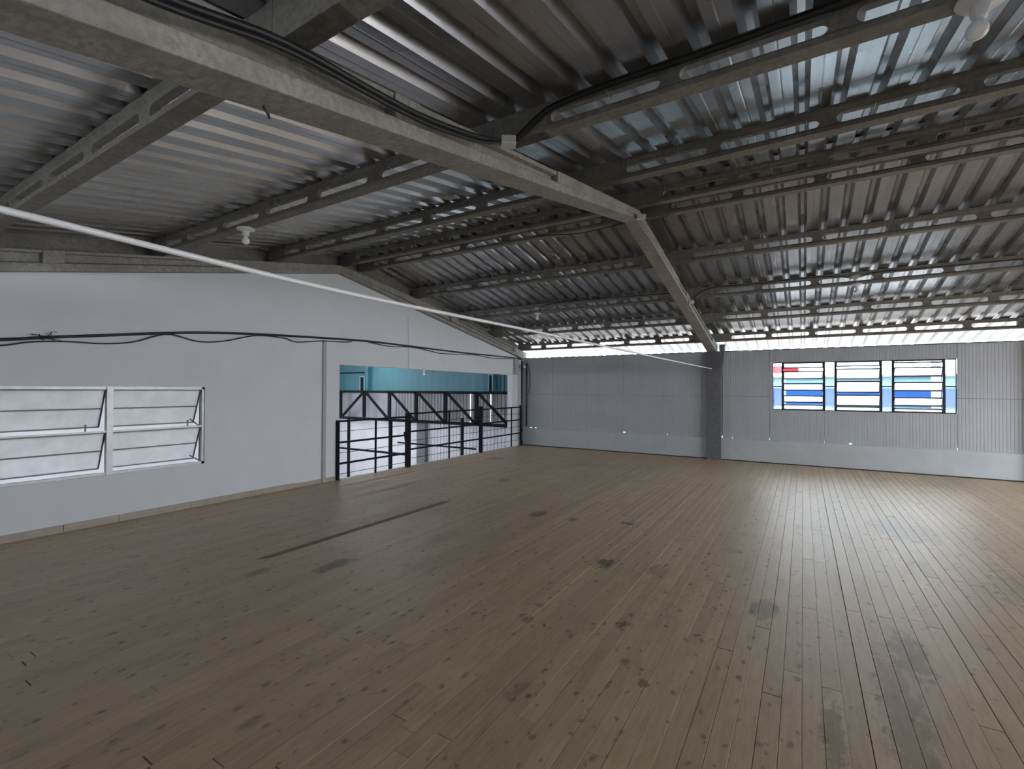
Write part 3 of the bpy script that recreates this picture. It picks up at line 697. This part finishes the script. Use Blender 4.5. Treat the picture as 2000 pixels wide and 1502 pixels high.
# ------------------------------------------------------------------ railing across the opening
rx = XL + .03
rl = empty('guard_railing', (rx, 5.5, 0)); tag(rl, 'dark steel guard railing of posts and bars across the wall opening', 'railing')
def rp(mb, name, m=M_RAIL): return rel(mb, name, m, rl)
for y, w, z in ((5.505, .045, 1.045), (6.37, .028, 1.03), (7.235, .085, 1.11), (8.575, .028, 1.40 - .28), (9.83, .075, 1.17), (11.313, .028, 1.11), (11.86 - .05, .03, 1.15)):
    rp(MB().box((rx - w / 2, y - w / 2, 0), (rx + w / 2, y + w / 2, z)), 'post')
for y0_, y1_, zz in ((5.505, 7.235, (.283, .655, 1.028)), (7.235, 9.83, (.352, .718, 1.09)), (9.83, 11.82, (.352, .73, 1.09))):
    for k, z in enumerate(zz):
        rp(MB().bar((rx, y0_, z), (rx, y1_, z), .026, .034), 'rail')
for y0_, y1_, zz in ((5.505, 7.235, (.10, .47, .85)), (7.235, 9.83, (.165, .53, .90)), (9.83, 11.82, (.165, .54, .91))):
    for z in zz: rp(MB().bar((rx, y0_, z), (rx, y1_, z), .008), 'thin_bar')
# return rails of the stair beyond
sr = empty('stair_railing', (-7.2, 7.43, 0)); tag(sr, 'dark steel stair railing running away behind the left part of the opening', 'railing')
for x0_, x1_, z, w in ((-7.15, -9.9, .21, .04), (-7.15, -9.9, .93, .04)): rel(MB().bar((x0_, 7.43, z), (x1_, 7.43, z), w), 'rail', M_RAIL, sr)
for x_, w in ((-9.0, .05), (-7.65, .06)): rel(MB().box((x_ - w / 2, 7.43 - w / 2, -3), (x_ + w / 2, 7.43 + w / 2, .93)), 'post', M_RAIL, sr)
rel(MB().bar((-7.08, 7.27, .70), (-7.2, 7.50, .22), .035), 'brace', M_RAIL, sr)
rel(MB().bar((-9.9, 6.2, -.12), (-7.15, 5.62, -.12), .05), 'stringer', M_RAIL, sr)
rel(MB().box((-8.6, 5.6, -.16), (-7.15, 5.66, -.08)), 'landing_edge', M_RAIL, sr)
s2 = empty('stair_railing', (-7.2, 9.9, 0)); tag(s2, 'dark steel railing running away behind the right part of the opening', 'railing')
for z in (.07,): rel(MB().bar((-7.15, 9.9, z), (-9.9, 9.9, z), .04), 'rail', M_RAIL, s2)
rel(MB().box((-7.62, 9.87, -3), (-7.56, 9.93, .85)), 'post', M_RAIL, s2)

# ------------------------------------------------------------------ annex hall beyond the gable wall
AX = -16.0
M_SLOT = simple('pale_teal_frame', (.16, .34, .38), None, .5, 0, 5, 0)
wa = empty('wall_annex', (0, 0, 0)); tag(wa, kind='structure')
YW = 11.9
def ribwall(x0, x1, z0, z1, pitch, depth, m, name):
    mb = MB(); n = max(1, round((x1 - x0) / pitch)); w = (x1 - x0) / n; pr = []
    for i in range(n):
        a = x0 + i * w
        if depth: pr += [(a, 0), (a + w * .35, 0), (a + w * .5, -depth), (a + w * .85, -depth)]
        else: pr += [(a, 0)]
    pr.append((x1, 0)); k = len(pr)
    for z in (z0, z1): mb.v += [(x, YW + d, z) for x, d in pr]
    mb.f += [(i, i + 1, k + i + 1, k + i) for i in range(k - 1)]
    return mb.build(name, m, wa)
ribwall(AX, -13.32, 1.53, 3.0, .3, .004, M_TEAL, 'teal_sheet'); ribwall(-13.3, -8.25, 1.53, 3.0, .3, .003, M_TEAL, 'teal_sheet'); ribwall(-8.25, -7.13, 1.53, 3.0, .14, .03, M_TEAL, 'teal_sheet')
ribwall(AX, -12.1, -3, .58, .25, .006, M_LAV, 'white_sheet'); ribwall(AX, -12.1, .58, 1.53, .25, .006, M_ANG, 'grey_sheet'); ribwall(-12.1, -10.88, .55, 1.53, .13, .025, M_ANG, 'ribbed_sheet'); ribwall(-12.1, -10.88, -3, .55, .25, .006, M_LAV, 'white_sheet')
ribwall(-10.88, -7.13, -3, .58, .13, .032, M_LAV, 'ribbed_sheet'); ribwall(-10.88, -8.81, .58, 1.53, .13, .032, M_ANG, 'ribbed_sheet'); ribwall(-8.80, -8.052, .58, 1.53, .13, .032, M_ANG, 'ribbed_sheet'); ribwall(-8.04, -7.13, .58, 1.53, .13, .032, M_ANG, 'ribbed_sheet')
MB().box((-13.42, YW - .12, 1.5), (-13.28, YW, 3)).build('pilaster', M_TEAL, wa)
MB().box((AX, YW - .06, 2.17), (-13.42, YW - .01, 2.21)).build('wall_rail', M_TRUSS, wa)
for xa, xb in ((-13.66, -13.40), (-8.05, -7.86)):
    f = MB(); f.box((xa, YW - .16, 1.50), (xb, YW - .01, 2.06)); fo = f.build('slot_frame', M_SLOT, wa)
    MB().box((xa + .05, YW - .165, 1.54), (xb - .05, YW - .155, 2.02)).build('slot_opening', M_TRUSS, fo)
MB().box((-10.87, 11.72, -3), (-10.51, 11.9, .52)).build('hall_column', M_COLM, wa)
a2 = MB(); a2.box((AX - .1, -2.2, -3), (AX, 13, 1.8)); a2.box((AX - .1, -2.2, 2.3), (AX, 13, 3.4)); a2.box((AX - .1, 9.6, 1.6), (AX, 13, 2.3)); a2.box((AX - .1, -2.2, 1.6), (AX, .4, 2.3))  # high slot in the end wall added to let daylight in
a2.box((AX, -2.3, -3), (-7.1, -2.2, 3.3))
tag(a2.build('wall_annex_end', M_LAV), kind='structure')
tag(MB().box((AX, -2.2, -3.1), (-7.13, 12.5, -3.0)).build('floor_annex', M_ANNF), kind='structure')
ar = MB(); ar.box((AX - .2, -2.4, 3.3), (-12.4, 12.6, 3.34)); ar.box((-12.2, -2.4, 3.3), (-7.13, 12.6, 3.34))  # narrow gap added between the two slabs as a sky light source
tag(ar.build('ceiling_annex', M_GALVW), kind='structure')
MB().box((-7.13, -2.3, -3.1), (-6.99, 12.1, -.3)).build('lower_wall', M_WALL, wa)
# truss
tx = empty('steel_truss', (-7.2, 11.5, .54)); tag(tx, 'dark steel truss with diagonal braces seen through the wall opening', 'truss')
yt = 11.6; XT = [-7.18, -8.36, -9.56, -10.78, -12.0, -13.25, -14.5]
ztop, zbot = 1.50, .55
rel(MB().bar((-7.14, yt, ztop), (-15.9, yt, ztop), .06, .085), 'top_chord', M_TRUSS, tx)
rel(MB().bar((-7.14, yt, zbot), (-15.9, yt, zbot), .06, .095), 'bottom_chord', M_TRUSS, tx)
for x_ in XT: rel(MB().bar((x_, yt, zbot), (x_, yt, ztop), .12 if x_ != -7.18 else .12, .06), 'web_post', M_TRUSS, tx)
for i in range(5): rel(MB().bar((XT[i] - .06, yt, zbot + .02), (XT[i + 1] + .08, yt, ztop - .03), .05, .075), 'diagonal', M_TRUSS, tx)
rel(MB().bar((XT[6] + .06, yt, zbot + .02), (XT[5] - .06, yt, ztop - .03), .05, .075), 'diagonal', M_TRUSS, tx)

# ------------------------------------------------------------------ outside, seen through the far window and eave gap
tag(MB().box((-60, 12.8, -3.2), (60, 90, -3.05)).build('ground', M_GRND), kind='structure')
tag(MB().box((-7, -60, -3.2), (60, -1.6, -3.05)).build('ground', M_GRND), kind='structure')
tag(MB().box((10, -1.6, -3.2), (60, 12.8, -3.05)).build('ground', M_GRND), kind='structure')
bd = empty('warehouse', (4, 34, -3)); tag(bd, 'pale cyan warehouse with a blue band seen through the far window', 'building')
rel(MB().box((-22, 34, -3.1), (30, 46, 2.4)), 'facade', M_CYAN, bd)
rel(MB().box((-22, 33.8, .75), (30, 33.99, 1.75)), 'blue_band', M_BLUE, bd)
rel(MB().box((-22, 33.6, 2.4), (30, 34.4, 2.52)), 'parapet', M_GREYF, bd)
for i, x_ in enumerate((-1.5, 1.5, 8.5)): rel(MB().box((x_, 33.9, -3), (x_ + .5, 34, .7)), 'door_panel', M_GREYF, bd)
sg = empty('roadside_sign', (-.6, 30, -3)); tag(sg, 'red sign board seen through the left sash of the far window', 'sign')
rel(MB().box((-1.45, 30, 2.55), (-.2, 30.1, 2.95)), 'board', M_RED, sg); rel(MB().box((-.9, 30.02, -3.05), (-.8, 30.08, 2.55)), 'post', M_GREYF, sg)
pl_ = empty('utility_pole', (6.0, 26, -3)); tag(pl_, 'pale pole standing outside behind the right sash of the far window', 'pole')
rel(MB().tube([(4.7, 26, -3.05), (4.7, 26, 4.2)], .16, 12), 'shaft', M_GREYF, pl_); rel(MB().bar((4.0, 26, 3.6), (5.4, 26, 3.6), .1), 'crossarm', M_GREYF, pl_)
